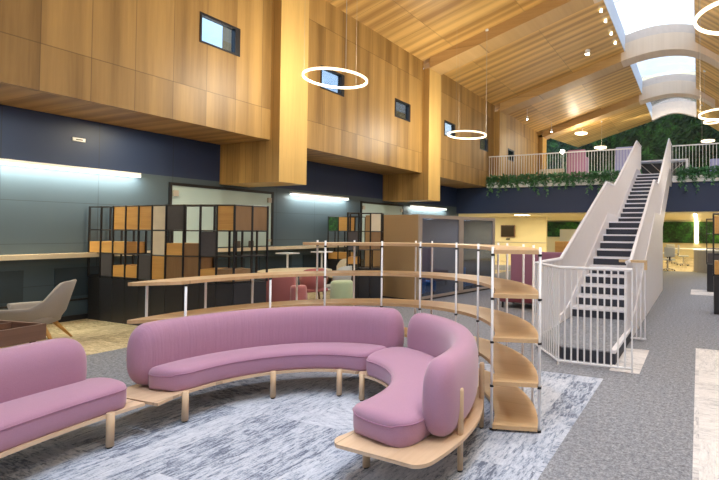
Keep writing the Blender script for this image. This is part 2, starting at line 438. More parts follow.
# big moss wall on the upper level
bm = bmesh.new(); NX, NZ = 150, 62; g = []
rnd = random.Random(3)
for i in range(NX+1):
    g.append([bm.verts.new((-14+18.9*i/NX, YN+.12-min(.26, abs(rnd.gauss(0, .11))), 3.6+7.6*j/NZ)) for j in range(NZ+1)])
for i in range(NX):
    for j in range(NZ): bm.faces.new([g[i][j], g[i+1][j], g[i+1][j+1], g[i][j+1]])
o = link('moss_wall', bm, 'moss'); o['kind'] = 'stuff'; tag(o, 'dark green living moss wall filling the far gable above the balcony', 'moss wall')

# balcony
YB, ZB, ZFL = 18.65, 2.385, 3.67
S('balcony_fascia', B((XW-3, XF, YB, YB+.2, ZB, 3.515), (XF, -2.02, YB, YB+.2, ZB, 3.53), (-.93, XR, YB, YB+.2, ZB, 3.53), (-2.02, -.93, YB+.0, YB+.2, ZB, 3.46)), 'navyfascia')
S('balcony_floor', B(-14.4, XR, YB+.2, YN, 3.5, ZFL), 'whitewall')
S('ceiling_lower', B(-14.4, XR, YB+.2, YN, ZB+.0, 3.5), 'cream')
S('wall_north_left', B(-14.4, XW-.0, YB+.15, YB+.2, -.02, ZB), 'navy')
for a, b in ((-8.44, -2.08), (-.9, XR)):
    side = 'left of' if a < -3 else 'right of'
    tr = link('planter_trough', B((a, b, YB-.22, YB-.2, 3.47, 3.69), (a, b, YB-.2, YB-.02, 3.47, 3.5), (a, b, YB-.02, YB, 3.47, 3.69)), 'white')
    tag(tr, 'long white planter trough on the balcony edge %s the staircase' % side, 'planter')
    link('soil', B(a, b, YB-.2, YB-.02, 3.5, 3.66), 'soil', tr)
    rl = empty('balcony_railing', 'white vertical bar balcony railing %s the staircase' % side, 'railing', (a, YB+.05, ZFL))
    bars = bmesh.new(); n = int((b-a)/.115)
    for i in range(n+1): bx(bars, i*.115-.008, i*.115+.008, -.01, .01, 0, 1.17)
    link('bars', bars, 'white', rl)
    link('top_rail', B(-.02, b-a+.02, -.03, .03, 1.16, 1.2), 'white', rl)
    link('bottom_rail', B(-.02, b-a, -.02, .02, .03, .06), 'white', rl)

# plants in the troughs
def clump(seed):
    r = random.Random(seed); bm = bmesh.new()
    def leaf(p, d, L, W):
        d = d.normalized(); s = d.cross(Vector((r.random()-.5, r.random()-.5, 1))).normalized()*W
        q = [bm.verts.new(p), bm.verts.new(p+d*L*.5+s), bm.verts.new(p+d*L-Vector((0, 0, L*.15))), bm.verts.new(p+d*L*.5-s)]
        bm.faces.new(q)
    for i in range(190):
        p = Vector((r.uniform(-.27, .27), r.uniform(-.12, .06), r.uniform(-.1, .27)+.02))
        d = Vector((r.uniform(-1, 1), r.uniform(-1.2, .4), r.uniform(-.3, 1)))
        leaf(p, d, r.uniform(.09, .2), r.uniform(.03, .055))
    for sidx in range(r.randint(3, 5)):
        x = r.uniform(-.2, .2); L = r.choice([.18, .25, .35, .45, .7]); st = []
        for t_ in range(12):
            f = t_/11; st.append(Vector((x+.04*sin(f*5+sidx)+f*r.uniform(-.05, .05), -.12-.05*sin(f*3), .12-L*f)))
        tube(bm, st, .005, 4)
        for p in st:
            for q in range(2): leaf(p, Vector((r.uniform(-1, 1), r.uniform(-1, .3), r.uniform(-.9, .3))), r.uniform(.07, .14), r.uniform(.02, .04))
    return bm
protos = []
xs = [-8.3+.43*i for i in range(15)]+[-.5+.43*i for i in range(6)]
for i, x in enumerate(xs):
    if i < 5:
        o = link('trailing_plant', clump(20+i), 'leaf'); protos.append(o)
    else:
        o = protos[i % 5].copy(); C.objects.link(o)
    o.location = (x, YB-.12, 3.66); o.rotation_euler = (0, 0, 0)
    o.scale = (1 if i % 2 else -1, 1, 1)
    sd = 'left' if x < -2 else 'right'
    tag(o, 'green trailing foliage plant in the white balcony trough %s of the staircase' % sd, 'plant', 'trailing plants in the %s balcony trough' % sd)

# ------------------------------------------------------------------ left wall details
def led_strip(y0, y1, z, lab, grp='linear wall lights', power=None):
    o = empty('linear_wall_light', lab, 'light', (XW, y0, z), 0, grp)
    link('housing', B(0, .09, 0, y1-y0, .0, .05), 'white', o)
    link('diffuser', B(.01, .095, .01, y1-y0-.01, -.03, 0), 'led', o)
    L = bpy.data.lights.new('strip_glow', 'AREA'); L.shape = 'RECTANGLE'; L.size = y1-y0; L.size_y = .1; L.energy = power or 9*(y1-y0); L.color = (.95, 1, .9)
    q = bpy.data.objects.new('strip_glow', L); C.objects.link(q); q.parent = o
    q.location = (.14, (y1-y0)/2, -.05); q.rotation_euler = (0, radians(-28), 0)
    q.matrix_local = Matrix.Translation((.16, (y1-y0)/2, -.05)) @ Matrix.Rotation(radians(22), 4, 'Y') @ Matrix.Rotation(pi/2, 4, 'Z')
led_strip(1.0, 5.65, 2.62, 'linear white wall light at the far left above the oak ledge')
led_strip(9.31, 11.5, 2.56, 'short linear white wall light between the two frosted glass panels')
led_strip(14.95, 17.6, 2.53, 'linear white wall light above the meeting pod roof')
S('window_10', B((XW, XW+.04, 6.22, 8.78, 2.5, 2.56), (XW, XW+.04, 6.22, 6.27, 1.2, 2.5), (XW, XW+.04, 8.72, 8.78, 1.2, 2.5)), 'black')
S('window_11', B((XW, XW+.04, 12.15, 14.5, 2.48, 2.54), (XW, XW+.04, 12.15, 12.2, 1.2, 2.48), (XW, XW+.04, 14.44, 14.5, 1.2, 2.48)), 'black')
for nm, a, b in (('window_10', 6.27, 8.72), ('window_11', 12.2, 14.44)):
    p = bpy.data.objects[nm]
    link('frosted_pane', B(XW+.005, XW+.02, a, b, 1.2, 2.5), 'frost', p)
    link('hinge', B((XW+.02, XW+.06, b-.12, b-.02, 2.28, 2.4), (XW+.02, XW+.06, a+.02, a+.12, 2.28, 2.4), (XW+.02, XW+.06, b-.1, b-.02, 1.3, 1.36)), 'cable', p)
led = link('wall_ledge', B(XW, XW+.3, YS+.1, 13.2, 1.12, 1.17), 'ledge')
tag(led, 'long pale oak ledge running along the slate blue wall', 'ledge')
link('front_edge', B(XW+.3, XW+.315, YS+.1, 13.2, 1.1, 1.175), 'cream_panel', led)
S('trim_1', B(XW, XW+.03, YS+.1, 13.2, .34, .37), 'charcoal')
S('baseboard_left', B(XW, XW+.025, YS+.1, 19.0, 0, .09), 'charcoal')
for y in (3.0, 4.4, 7, 8.4, 9.8, 11.2): S('trim_2', B(XW, XW+.018, y, y+1.0, .42, .92), 'dado')
sw = link('wall_sensor_plate', B(XW, XW+.02, 4.6, 4.78, 3.12, 3.18), 'white'); tag(sw, 'small white plate high on the dark navy wall', 'wall plate')
link('slot', B(XW+.02, XW+.023, 4.64, 4.74, 3.14, 3.16), 'greypanel', sw)
for (y, lab) in ((7.7, 'left'), (8.05, 'right')):
    o = link('small_jar', T([(XW+.15, y, 1.17), (XW+.15, y, 1.2), (XW+.15, y, 1.33)], [.05, .06, .055], 12), 'greypanel', smooth=False)
    tag(o, '%s one of two small dark pots on the oak ledge before the frosted glass' % lab, 'pot')

# ------------------------------------------------------------------ black framed shelving
def lerp(a, b, f): return (a[0]+(b[0]-a[0])*f, a[1]+(b[1]-a[1])*f)
def shelving(label, plan, fills, base=True, deep=.32, name='shelving_unit', flip=1):
    """plan: list of front post points; fills: dict (cell,row)->(mat, z0frac, z1frac)"""
    root = empty(name, label, 'shelving', (plan[0][0], plan[0][1], 0))
    ox, oy = plan[0]
    P = [(x-ox, y-oy) for x, y in plan]; Bk = []
    for i, p in enumerate(P):
        a = P[max(i-1, 0)]; b = P[min(i+1, len(P)-1)]; d = Vector((b[0]-a[0], b[1]-a[1])).normalized()
        Bk.append((p[0]-d.y*deep*flip, p[1]+d.x*deep*flip))
    rows = [.77, 1.17, 1.575, 1.98]; t = .012
    if base:
        for i in range(0, len(P)-1):
            bm = bmesh.new(); prism(bm, [(*lerp(P[i], P[i+1], .015), .0), (*lerp(P[i], P[i+1], .985), .0), (*lerp(Bk[i], Bk[i+1], .985), .0), (*lerp(Bk[i], Bk[i+1], .015), .0)], (0, 0, .75))
            c = link('base_cabinet', bm, 'charcoal', root)
    fr = bmesh.new()
    for Q in (P, Bk):
        for p in Q: bx(fr, p[0]-t, p[0]+t, p[1]-t, p[1]+t, .75, 1.99)
        for z in rows:
            for a, b in zip(Q, Q[1:]): tube(fr, [(*a, z), (*b, z)], t*.85, 4)
    for a, b in zip(P, Bk):
        for z in rows: tube(fr, [(*a, z), (*b, z)], t*.85, 4)
    link('frame', fr, 'black', root)
    bmg = {}
    for (i, r), (mat, f0, f1) in fills.items():
        z0 = rows[r]+.012+(.38)*f0; z1 = rows[r]+.012+.38*f1; s = .02
        a, b, c, d = lerp(P[i], P[i+1], .05), lerp(P[i], P[i+1], .95), lerp(Bk[i], Bk[i+1], .95), lerp(Bk[i], Bk[i+1], .05)
        bm = bmesh.new()
        if mat in ('greypanel', 'cream_panel'): prism(bm, [(*a, z0), (*b, z0), (*lerp(b, c, .1), z0), (*lerp(a, d, .1), z0)], (0, 0, z1-z0)); nm = 'infill_panel'
        else: prism(bm, [(*a, z0), (*b, z0), (*c, z0), (*d, z0)], (0, 0, z1-z0)); nm = 'box'
        if mat == 'moss2': nm = 'moss_panel'
        link(nm, bm, mat, root)
    return root
plan = [(-9.96+.3514*i, 4.85) for i in range(8)]
plan[-1] = (-7.5, 4.9)
plan += [(-7.23, 4.98), (-6.97, 5.07), (-6.71, 5.17), (-6.64, 5.43), (-6.59, 5.68)]
W, D, G, K = 'boxwood', 'boxwood_dark', 'greypanel', 'cream_panel'
fills = {(2, 2): (W, 0, 1), (3, 2): (W, 0, 1), (4, 2): (W, 0, 1), (5, 2): (K, 0, 1), (6, 2): (G, 0, 1), (9, 2): (W, 0, 1), (10, 2): (D, 0, 1), (11, 2): (D, 0, 1),
         (0, 1): (W, 0, .5), (1, 1): (W, 0, .5), (2, 1): (W, 0, .5), (5, 1): (K, 0, 1), (6, 1): (W, 0, .5), (7, 1): (D, 0, .5), (8, 1): (G, 0, 1),
         (1, 0): (G, 0, 1), (2, 0): (W, 0, .5), (3, 0): (W, 0, .5), (4, 0): (G, 0, 1), (5, 0): (W, 0, 1), (6, 0): (D, 0, 1), (7, 0): (D, 0, 1), (8, 0): (W, 0, .5), (9, 0): (D, 0, .5), (10, 0): (D, 0, .5)}
shelving('long black framed shelving with oak boxes on charcoal cabinets along the left side', plan, fills)
plan = [(-9.79+.33*i, 10.5+.04*i) for i in range(4)]
shelving('small black framed shelving with a green moss square beside the frosted glass', plan, {(0, 2): ('moss2', 0, 1), (1, 2): (W, 0, 1), (0, 0): (W, 0, .5), (1, 0): (W, 0, .5), (2, 1): (G, 0, 1)})
plan = [(-7.1, 8.2), (-6.9, 8.32), (-6.68, 8.45), (-6.48, 8.57)]
shelving('black framed shelving on a navy cabinet against the oak side of the meeting pod', plan, {(0, 1): (G, 0, 1), (1, 1): (D, 0, .35), (2, 2): (K, 0, 1), (2, 1): (D, 0, 1), (0, 0): (W, .2, .6)})
plan = [(.27+.4*i, 10.2) for i in range(4)]
shelving('black framed shelving with oak boxes at the right edge of the picture', plan, {(0, 2): (W, 0, .9), (0, 0): (W, 0, .7), (1, 2): (W, 0, .9), (1, 0): (W, 0, .7)})
plan = [(.2+.4*i, 14.0) for i in range(3)]
shelving('narrow dark shelving standing behind the right edge shelving', plan, {(0, 0): (G, 0, .7), (1, 1): (D, 0, 1)})

# ------------------------------------------------------------------ curved ring shelf
RC = (-3.03, 3.07); RI, RO = 1.56, 1.92
ring = empty('curved_shelf', 'curved oak shelf on white posts wrapping around behind the sofas', 'shelf', (RC[0], RC[1], 0))
def pol(r, a): return (r*cos(radians(a)), r*sin(radians(a)))
LV = [(.035, 15, 191), (.38, 15, 191), (.73, 15, 191), (1.08, 15, 191), (1.435, 15, 138)]
for z, a0, a1 in LV:
    bm = bmesh.new(); n = 64; rows_ = []
    for i in range(n+1):
        f = i/n; a = a0+(a1-a0)*f
        ri, ro = RI, RO
        if a1-a < 9:
            q = 1-(a1-a)/9; ri = RI+.31*q**1.6
        th = .016
        rows_.append([bm.verts.new((*pol(r, a), z+dz)) for r, dz in ((ri, -th), (ro, -th), (ro, th), (ri, th))])
    for A, Bq in zip(rows_, rows_[1:]):
        for k_ in range(4): bm.faces.new([A[k_], A[(k_+1) % 4], Bq[(k_+1) % 4], Bq[k_]])
    bm.faces.new(rows_[0][::-1]); bm.faces.new(rows_[-1]); bmesh.ops.recalc_face_normals(bm, faces=bm.faces)
    link('shelf_board', bm, 'shelfwood', ring)
inner = [16, 50, 66.25, 86.75, 105.25, 129.5, 150.75, 181.75]
outer = [16, 32.75, 42, 53, 58.25, 89.75, 96.5, 120, 133, 139.75, 154, 168.25, 185.25]
for r, A in ((RI-.012, inner), (RO+.012, outer)):
    for a in A:
        zt = 1.475 if a < 136 else 1.064
        p = pol(r, a)
        po = link('post', T([(*p, 0), (*p, zt)], .0112, 10), 'white', ring, True)
        for z, a0, a1 in LV:
            if a > a1+.5 or z > zt+.03: continue
            link('clamp', T([(*p, max(0, z-.034)), (*p, z-.016)], .0165, 10), 'black', po)

# ------------------------------------------------------------------ curved sofas
def sweep_cushion(center, a0, a1, rfun, zfun, endr_r, endr_z, p=2.6, ce=3.2, n=72, m=28, endp=2.4):
    """super-elliptic section swept along an arc, ends rounded; rfun(a)->(r0,r1), zfun->(z0,z1)"""
    bm = bmesh.new(); rings = []
    rm = sum(rfun((a0+a1)/2))/2
    L = abs(radians(a1-a0))*rm
    ts = []
    for i in range(n+1):
        f = i/n
        ts.append(.5-.5*cos(pi*f) if True else f)
    for f in ts:
        a = a0+(a1-a0)*f; d = min(f, 1-f)*L
        def sh(R):
            if R <= 0 or d >= R: return 1.0
            return max(.0, (1-(1-d/R)**endp))**(1/endp)
        r0, r1 = rfun(a); z0, z1 = zfun(a)
        cr, hr = (r0+r1)/2, (r1-r0)/2*max(sh(endr_r), .02); cz, hz = (z0+z1)/2, (z1-z0)/2*max(sh(endr_z), .02)
        ring_ = []
        for k_ in range(m):
            t_ = 2*pi*k_/m; c_, s_ = cos(t_), sin(t_)
            x = math.copysign(abs(c_)**(2/ce), c_)*hr; zz = math.copysign(abs(s_)**(2/p), s_)*hz
            rr = cr+x
            ring_.append(bm.verts.new((center[0]+rr*cos(radians(a)), center[1]+rr*sin(radians(a)), cz+zz)))
        rings.append(ring_)
    for A, Bq in zip(rings, rings[1:]):
        for k_ in range(m): bm.faces.new([A[k_], A[(k_+1) % m], Bq[(k_+1) % m], Bq[k_]])
    bm.faces.new(rings[0][::-1]); bm.faces.new(rings[-1])
    bmesh.ops.recalc_face_normals(bm, faces=bm.faces)
    return bm

def seat_cushion(center, a0, a1, rfun, z0, z1, R=.2, n=60):
    """slab with rounded plan ends, crowned top and soft edges"""
    rm = sum(rfun((a0+a1)/2))/2; L = abs(radians(a1-a0))*rm
    outl = []
    fs = [.5-.5*cos(pi*i/n) for i in range(n+1)]
    def row(f):
        d = min(f, 1-f)*L
        s = 1.0 if d >= R else max(.0, 1-(1-d/R)**2.6)**(1/2.6)
        a = a0+(a1-a0)*f; r0, r1 = rfun(a); c = (r0+r1)/2; h = (r1-r0)/2*max(s, .05)
        return a, c, h, d
    prof = []  # across: parameter -1..1 ; layers
    bm = bmesh.new(); m = 16; top = []; rings = []
    # cross-section loop: bottom inset, side, seam, top crown
    sec = [(-.93, 0), (-.985, .025), (-1.0, .065), (-1.0, .115), (-.985, .14), (-.94, .158), (-.8, .172), (-.5, .183), (0, .188), (.5, .183), (.8, .172), (.94, .158), (.985, .14), (1.0, .115), (1.0, .065), (.985, .025), (.93, 0)]
    H = (z1-z0)/.188
    for f in fs:
        a, c, h, d = row(f)
        e = min(1, d/.06); e = sqrt(max(0, 1-(1-e)**2)); e = max(e, .0)
        rr = []
        for u, z in sec:
            zz = z0+z*H
            zc = z0+.085*H
            zz = zc+(zz-zc)*(.45+.55*e) if d < .06 else zz
            r = c+u*h
            rr.append(bm.verts.new((center[0]+r*cos(radians(a)), center[1]+r*sin(radians(a)), zz)))
        rings.append(rr)
    q = len(sec)
    for A, Bq in zip(rings, rings[1:]):
        for k_ in range(q): bm.faces.new([A[k_], A[(k_+1) % q], Bq[(k_+1) % q], Bq[k_]])
    bm.faces.new(rings[0][::-1]); bm.faces.new(rings[-1]); bmesh.ops.recalc_face_normals(bm, faces=bm.faces)
    # piping loop
    pl = []
    for side in (-1, 1):
        pts = []
        for f in fs:
            a, c, h, d = row(f); r = c+side*(h*.995+.002)
            pts.append((center[0]+r*cos(radians(a)), center[1]+r*sin(radians(a)), z0+.135*H if d > .03 else z0+(.085+.05*.8)*H))
        pl.append(pts)
    loop = pl[0]+pl[1][::-1]
    return bm, T(loop, .0045, 6, True)

def arc_slab(center, pts_in, pts_out, z0, z1):
    bm = bmesh.new(); A = []; n = len(pts_in)
    for (pi_, po_) in zip(pts_in, pts_out):
        A.append([bm.verts.new((center[0]+p[0], center[1]+p[1], z)) for p, z in ((pi_, z0), (po_, z0), (po_, z1), (pi_, z1))])
    for a, b in zip(A, A[1:]):
        for k_ in range(4): bm.faces.new([a[k_], a[(k_+1) % 4], b[(k_+1) % 4], b[k_]])
    bm.faces.new(A[0][::-1]); bm.faces.new(A[-1]); bmesh.ops.recalc_face_normals(bm, faces=bm.faces)
    return bm

SCN = (-3.03, 2.72)
def sofa(label, center, a0, a1, seat, back, plat, legs_in, legs_out, posts, pin=.92, pout=1.6, enda=None, bz=.76, round0=0, backmat='pink'):
    root = empty('curved_sofa', label, 'sofa', (center[0], center[1], 0), 0, 'mauve curved sofas')
    Z0, Z1 = .22, .243
    # platform with optional rounded straight end at a0
    n = 48; pin_l, pout_l = [], []
    for i in range(n+1):
        f = .5-.5*cos(pi*i/n)
        ain = plat[0]+(plat[2]-plat[0])*f; aout = plat[1]+(plat[3]-plat[1])*f
        d = min(f, 1-f)*abs(radians(plat[2]-plat[0]))*1.25
        s = 0
        if d < round0: s = round0-sqrt(max(0, round0**2-(round0-d)**2))
        pin_l.append(pol(pin+s, ain)); pout_l.append(pol(pout-s, aout))
    link('platform', arc_slab((0, 0), pin_l, pout_l, Z0, Z1), 'platwood', root)
    sb, pp = seat_cushion((0, 0), seat[0], seat[1], seat[2], .243, .437, R=seat[3])
    so = link('seat_cushion', sb, 'pink', root, True); link('piping', pp, 'piping', so, True)
    link('back_cushion', sweep_cushion((0, 0), back[0], back[1], lambda a: (back[2], back[3]), lambda a: (.243, bz), .16, .16, p=3.0, ce=2.6), backmat, root, True)
    for a, r in legs_in:
        p = pol(r, a)
        link('leg', T([(*p, .012), (*p, .255 if r < .95 or r > 2 else .225)], .0255, 14), 'legwood', root, True)
    for a, r, h in posts:
        p = pol(r, a)
        link('back_post', T([(*p, .012), (*p, h-.02), (*p, h)], [.02, .022, .016], 14), 'legwood', root, True)
    for o in [c for c in root.children if c.name.startswith(('leg', 'back_post'))]:
        me = o.data; x = sum(v.co.x for v in me.vertices)/len(me.vertices); y = sum(v.co.y for v in me.vertices)/len(me.vertices)
        link('foot_glide', T([(x, y, 0), (x, y, .013)], .017, 12), 'black', o)
    return root
sofa('mauve curved sofa in front right with visible wooden posts and open platform end', SCN, -14, 84,
     (-12.5, 84, lambda a: (.84+.035*min(1, max(0, (a+12)/40)), 1.40), .17), (-4.5, 79, 1.34, 1.57), (-21, -14.5, 88.5, 88.5),
     [(-7, .97), (83, .885)], [], [(3.5, 1.565, .55), (29, 1.6, .53), (55, 1.6, .5)], bz=.765, pin=.88, pout=1.61, round0=.1)
sofa('long mauve curved sofa at the centre backed by the curved shelf', SCN, 90, 190,
     (83.5, 190, lambda a: (.935, 1.34), .2), (82, 191, 1.25, 1.52), (89.5, 89.5, 203, 195.5),
     [(101, .908), (140, .908), (187, .908)], [], [], pout=1.5, bz=.785, backmat='pink_creased')
SC1 = (-.5, 2.4)
sofa('mauve sofa cut off by the left edge of the picture', SC1, 182, 214,
     (182.2, 214, lambda a: (3.49, 3.98), .14), (183.3, 214, 3.86, 4.16), (181.2, 181.2, 215, 215),
     [(185.2, 3.475), (199, 3.475)], [], [], pin=3.48, pout=4.2, bz=.76)

# ------------------------------------------------------------------ grey armchair on the left and walnut tray
def armchair(label, loc, rz, fab, name='lounge_armchair', group=None, scale=1.0, tall=.83):
    root = empty(name, label, 'armchair', loc, rz, group)
    bm = bmesh.new(); n = 40; rows_ = []
    for i in range(n+1):
        t_ = -1+2*i/n                       # -1 right front arm, 0 back, 1 left front arm
        ang = t_*radians(140)
        w, dp = .40, .38
        x = -cos(ang)*dp; y = sin(ang)*w
        x = x if x < 0 else x*1.15
        b = abs(t_)
        s_ = min(1, max(0, (b-.16)/.36)); s_ = s_*s_*(3-2*s_)
        h = tall-(tall-.53)*s_
        out = []
        for z, k_ in ((.27, .62), (.33, .8), (.43, .93), (.43+(h-.43)*.5, 1.02), (h-.015, 1.1 if b < .4 else 1.04)):
            out.append((x*k_-(.1*(z-.3) if b < .4 else 0), y*k_, z))
        inn = [(px*.86+.0, py*.86, z) for px, py, z in out[::-1]]
        out.append((out[-1][0]*.965, out[-1][1]*.965, h)); 
        rows_.append([bm.verts.new(p) for p in out+inn])
    q = len(rows_[0])
    for A, Bq in zip(rows_, rows_[1:]):
        for k_ in range(q): bm.faces.new([A[k_], A[(k_+1) % q], Bq[(k_+1) % q], Bq[k_]])
    bm.faces.new(rows_[0][::-1]); bm.faces.new(rows_[-1]); bmesh.ops.recalc_face_normals(bm, faces=bm.faces)
    link('shell', bm, fab, root, True)
    bm = bmesh.new(); pts = []
    for k_ in range(28):
        a = 2*pi*k_/28; c_, s_ = cos(a), sin(a)
        pts.append((math.copysign(abs(c_)**.7, c_)*.33+.02, math.copysign(abs(s_)**.7, s_)*.32))
    for (z0, sc0), (z1, sc1) in zip([(.27, .8), (.29, .95), (.40, 1.0), (.43, .93)], [(.29, .95), (.40, 1), (.43, .93), (.435, .6)]):
        A = [bm.verts.new((x*sc0, y*sc0, z0)) for x, y in pts]; Bq = [bm.verts.new((x*sc1, y*sc1, z1)) for x, y in pts]
        for k_ in range(28): bm.faces.new([A[k_], A[(k_+1) % 28], Bq[(k_+1) % 28], Bq[k_]])
        if z1 == .435: bm.faces.new(Bq)
        if z0 == .27: bm.faces.new(A[::-1])
    bmesh.ops.remove_doubles(bm, verts=bm.verts, dist=.0005); bmesh.ops.recalc_face_normals(bm, faces=bm.faces)
    link('seat', bm, fab, root, True)
    for sx in (-1, 1):
        for sy in (-1, 1):
            link('leg', T([(sx*.18, sy*.16, .29), (sx*.36, sy*.3, 0)], [.03, .014], 10), 'boxwood', root, True)
    return root
armchair('grey upholstered armchair with splayed wooden legs beside the slate wall', (-8.55, 3.5, 0), radians(180+48), 'grey_fabric', tall=.86)

tb = empty('tray_table', 'walnut box table behind the left sofa with low raised sides', 'table', (-7.3, 2.62, 0), radians(9))
link('tray_side', B((-.9, .42, -.3, -.27, .32, .5), (-.9, .42, .27, .3, .32, .5), (.39, .42, -.27, .27, .32, .5), (-.9, -.87, -.27, .27, .32, .5), (-.12, -.09, -.27, .27, .36, .49)), 'walnut', tb)
link('tray_bottom', B(-.87, .39, -.27, .27, .32, .345), 'walnut', tb)
for x in (-.82, .34):
    for y in (-.22, .22): link('leg', B(x-.02, x+.02, y-.02, y+.02, 0, .32), 'walnut', tb)
st = empty('side_table', 'tiny white side table top at the left picture edge behind the armchair', 'table', (-9.62, 3.05, 0))
link('table_top', T([(0, 0, .60), (0, 0, .63)], .25, 28), 'tabletop', st); link('stem', T([(0, 0, 0), (0, 0, .6)], .02, 10), 'white', st); link('base', T([(0, 0, 0), (0, 0, .015)], .17, 24), 'white', st)

# ------------------------------------------------------------------ meeting area behind the ring
rt = empty('round_table', 'pale round meeting table behind the curved shelf', 'table', (-8.02, 7.65, 0))
link('table_top', T([(0, 0, .70), (0, 0, .73)], .74, 44), 'tabletop', rt); link('pedestal', T([(0, 0, .02), (0, 0, .70)], .05, 16), 'white', rt); link('base', T([(0, 0, 0), (0, 0, .025)], .32, 28), 'white', rt)
for i, (x, y, lab) in enumerate([(-9.45, 8.75, 'white pedestal laptop table near the slate wall right of the black shelving'), (-9.3, 9.75, 'white pedestal laptop table farther along the slate wall')]):
    p = empty('pedestal_table', lab, 'table', (x, y, 0), 0, 'white pedestal tables')
    link('table_top', B(-.22, .22, -.17, .17, 1.0, 1.03), 'white', p); link('stem', T([(0, 0, .02), (0, 0, 1.0)], .025, 10), 'white', p); link('base', B(-.2, .2, -.2, .2, 0, .02), 'white', p)
def bench(label, loc, rz, w, fab, hb=.82, d=.62, name='banquette_seat', seatfab=None, cat='sofa', hs=.44, group=None):
    root = empty(name, label, cat, loc, rz, group)
    link('backrest', B(-w/2, w/2, d/2-.13, d/2, .1, hb, bevel=.04), fab, root, True)
    link('seat', B(-w/2, w/2, -d/2, d/2-.13, .12, hs, bevel=.04), seatfab or fab, root, True)
    for x in (-w/2+.06, w/2-.06):
        for y in (-d/2+.06, d/2-.06): link('leg', B(x-.02, x+.02, y-.02, y+.02, 0, .12), 'black', root)
    return root
bench('salmon upholstered seat with its back to the curved shelf beside the charcoal cabinets', (-6.88, 6.32, 0), radians(180+23), .6, 'salmon', .8)
def stool(label, loc, fab, h=.46, r=.24, group=None):
    root = empty('pouf', label, 'pouf', loc, 0, group)
    bm = bmesh.new(); tube(bm, [(0, 0, .03), (0, 0, .06), (0, 0, h*.5), (0, 0, h-.05), (0, 0, h-.015), (0, 0, h)], [r*.9, r*.97, r*1.02, r, r*.93, r*.8], 30)
    link('body', bm, fab, root, True); link('plinth', T([(0, 0, 0), (0, 0, .03)], r*.8, 24), 'black', root)
    return root
stool('salmon round pouf right of the salmon seat behind the curved shelf', (-6.24, 6.02, 0), 'salmon', .66, .13)
stool('sage green round pouf behind the curved shelf near the black shelving', (-6.0, 6.8, 0), 'sage', .68, .2)
def meet_chair(label, loc, rz, fab, grp='chairs around the round table'):
    root = empty('meeting_chair', label, 'chair', loc, rz, grp)
    bm = bmesh.new(); rows_ = []
    for i in range(21):
        a = radians(-75+150*i/20); o_ = []
        e = 1-.5*(abs(i-10)/10)**4
        for r, z in ((.25, .46), (.27, .62), (.285, .46+.4*e), (.25, .46+.4*e), (.235, .62), (.215, .46)):
            o_.append(bm.verts.new((-r*cos(a), r*sin(a), z)))
        rows_.append(o_)
    for A, Bq in zip(rows_, rows_[1:]):
        for k_ in range(6): bm.faces.new([A[k_], A[(k_+1) % 6], Bq[(k_+1) % 6], Bq[k_]])
    bm.faces.new(rows_[0][::-1]); bm.faces.new(rows_[-1]); bmesh.ops.recalc_face_normals(bm, faces=bm.faces)
    link('backrest', bm, fab, root, True)
    link('seat', B(-.24, .24, -.24, .24, .4, .47, bevel=.03), fab, root, True)
    for sx in (-1, 1):
        for sy in (-1, 1): link('leg', T([(sx*.16, sy*.16, .41), (sx*.23, sy*.23, 0)], [.02, .012], 8), 'walnut', root, True)
    return root
meet_chair('salmon chair with walnut legs beside the pale round table', (-7.0, 7.1, 0), radians(150), 'salmon')
meet_chair('pale grey chair with walnut legs in front of the small moss shelving', (-6.95, 7.75, 0), radians(185), 'palegrey_fabric')
meet_chair('white chair partly hidden by the navy cabinet beside the pod', (-8.55, 9.5, 0), radians(240), 'cream_panel')

# meeting pod
A0, A1 = Vector((-5.85, 9.08)), Vector((-5.32, 12.1))
pang = atan2(A1.y-A0.y, A1.x-A0.x); LEN = (A1-A0).length
pod = empty('meeting_pod', 'oak sided meeting pod with two grey framed glass fronts', 'meeting pod', (A0.x, A0.y, 0), pang)
H = 1.97; DP = 1.75
link('side_panel', B(0, .07, .0, DP, .04, H), 'podwood', pod); link('side_panel', B(LEN-.07, LEN, 0, DP, .04, H), 'podwood', pod)
link('roof', B(.07, LEN-.07, .0, DP, H-.06, H), 'podframe', pod)
link('rear_panel', B(.07, LEN-.07, DP-.05, DP, .04, H-.06), 'navyfascia', pod)
link('pod_floor', B(0, LEN, 0, DP, 0, .04), 'charcoal', pod)
link('divider', B(LEN/2-.05, LEN/2+.05, .0, DP-.05, .04, H-.06), 'podframe', pod)
fr = [(-.01, .08, -.05, .0, 0.04, H), (LEN-.1, LEN+.01, -.05, 0, .04, H), (LEN/2-.09, LEN/2+.09, -.05, 0, .04, H-.08), (.08, LEN-.1, -.05, 0, H-.08, H), (.08, LEN-.1, -.05, 0, .04, .1)]
link('front_frame', B(*fr), 'podframe', pod)
link('glass_door', B(.08, LEN/2-.09, -.03, -.02, .1, H-.08), 'podglass', pod); link('glass_door', B(LEN/2+.09, LEN-.1, -.03, -.02, .1, H-.08), 'podglass', pod)
for i, x in enumerate((LEN*.25, LEN*.75)):
    m_ = Matrix.Translation(A0.to_3d()) @ Matrix.Rotation(pang, 4, 'Z'); p = m_ @ Vector((x-.3, .36, .04))
    bench('blue upholstered seat inside the %s bay of the meeting pod' % ('left' if i == 0 else 'right'), p, pang+pi/2, .62, 'blue_fabric', .62, .5, 'pod_seat', hs=.38, group='blue pod seats')
    q = m_ @ Vector((x+.1, DP-.11, 1.3))  # panel stands in for the television's reflection in the pod glass
    s = empty('screen_reflection', 'dark panel imitating a television reflection in the %s bay of the meeting pod' % ('left' if i == 0 else 'right'), 'screen', q, pang, 'pod screen reflections')
    link('bezel', B(-.42, .42, -.0, .05, -.02, .48), 'black', s); link('display', B(-.4, .4, -.006, 0, 0, .46), 'screen', s)

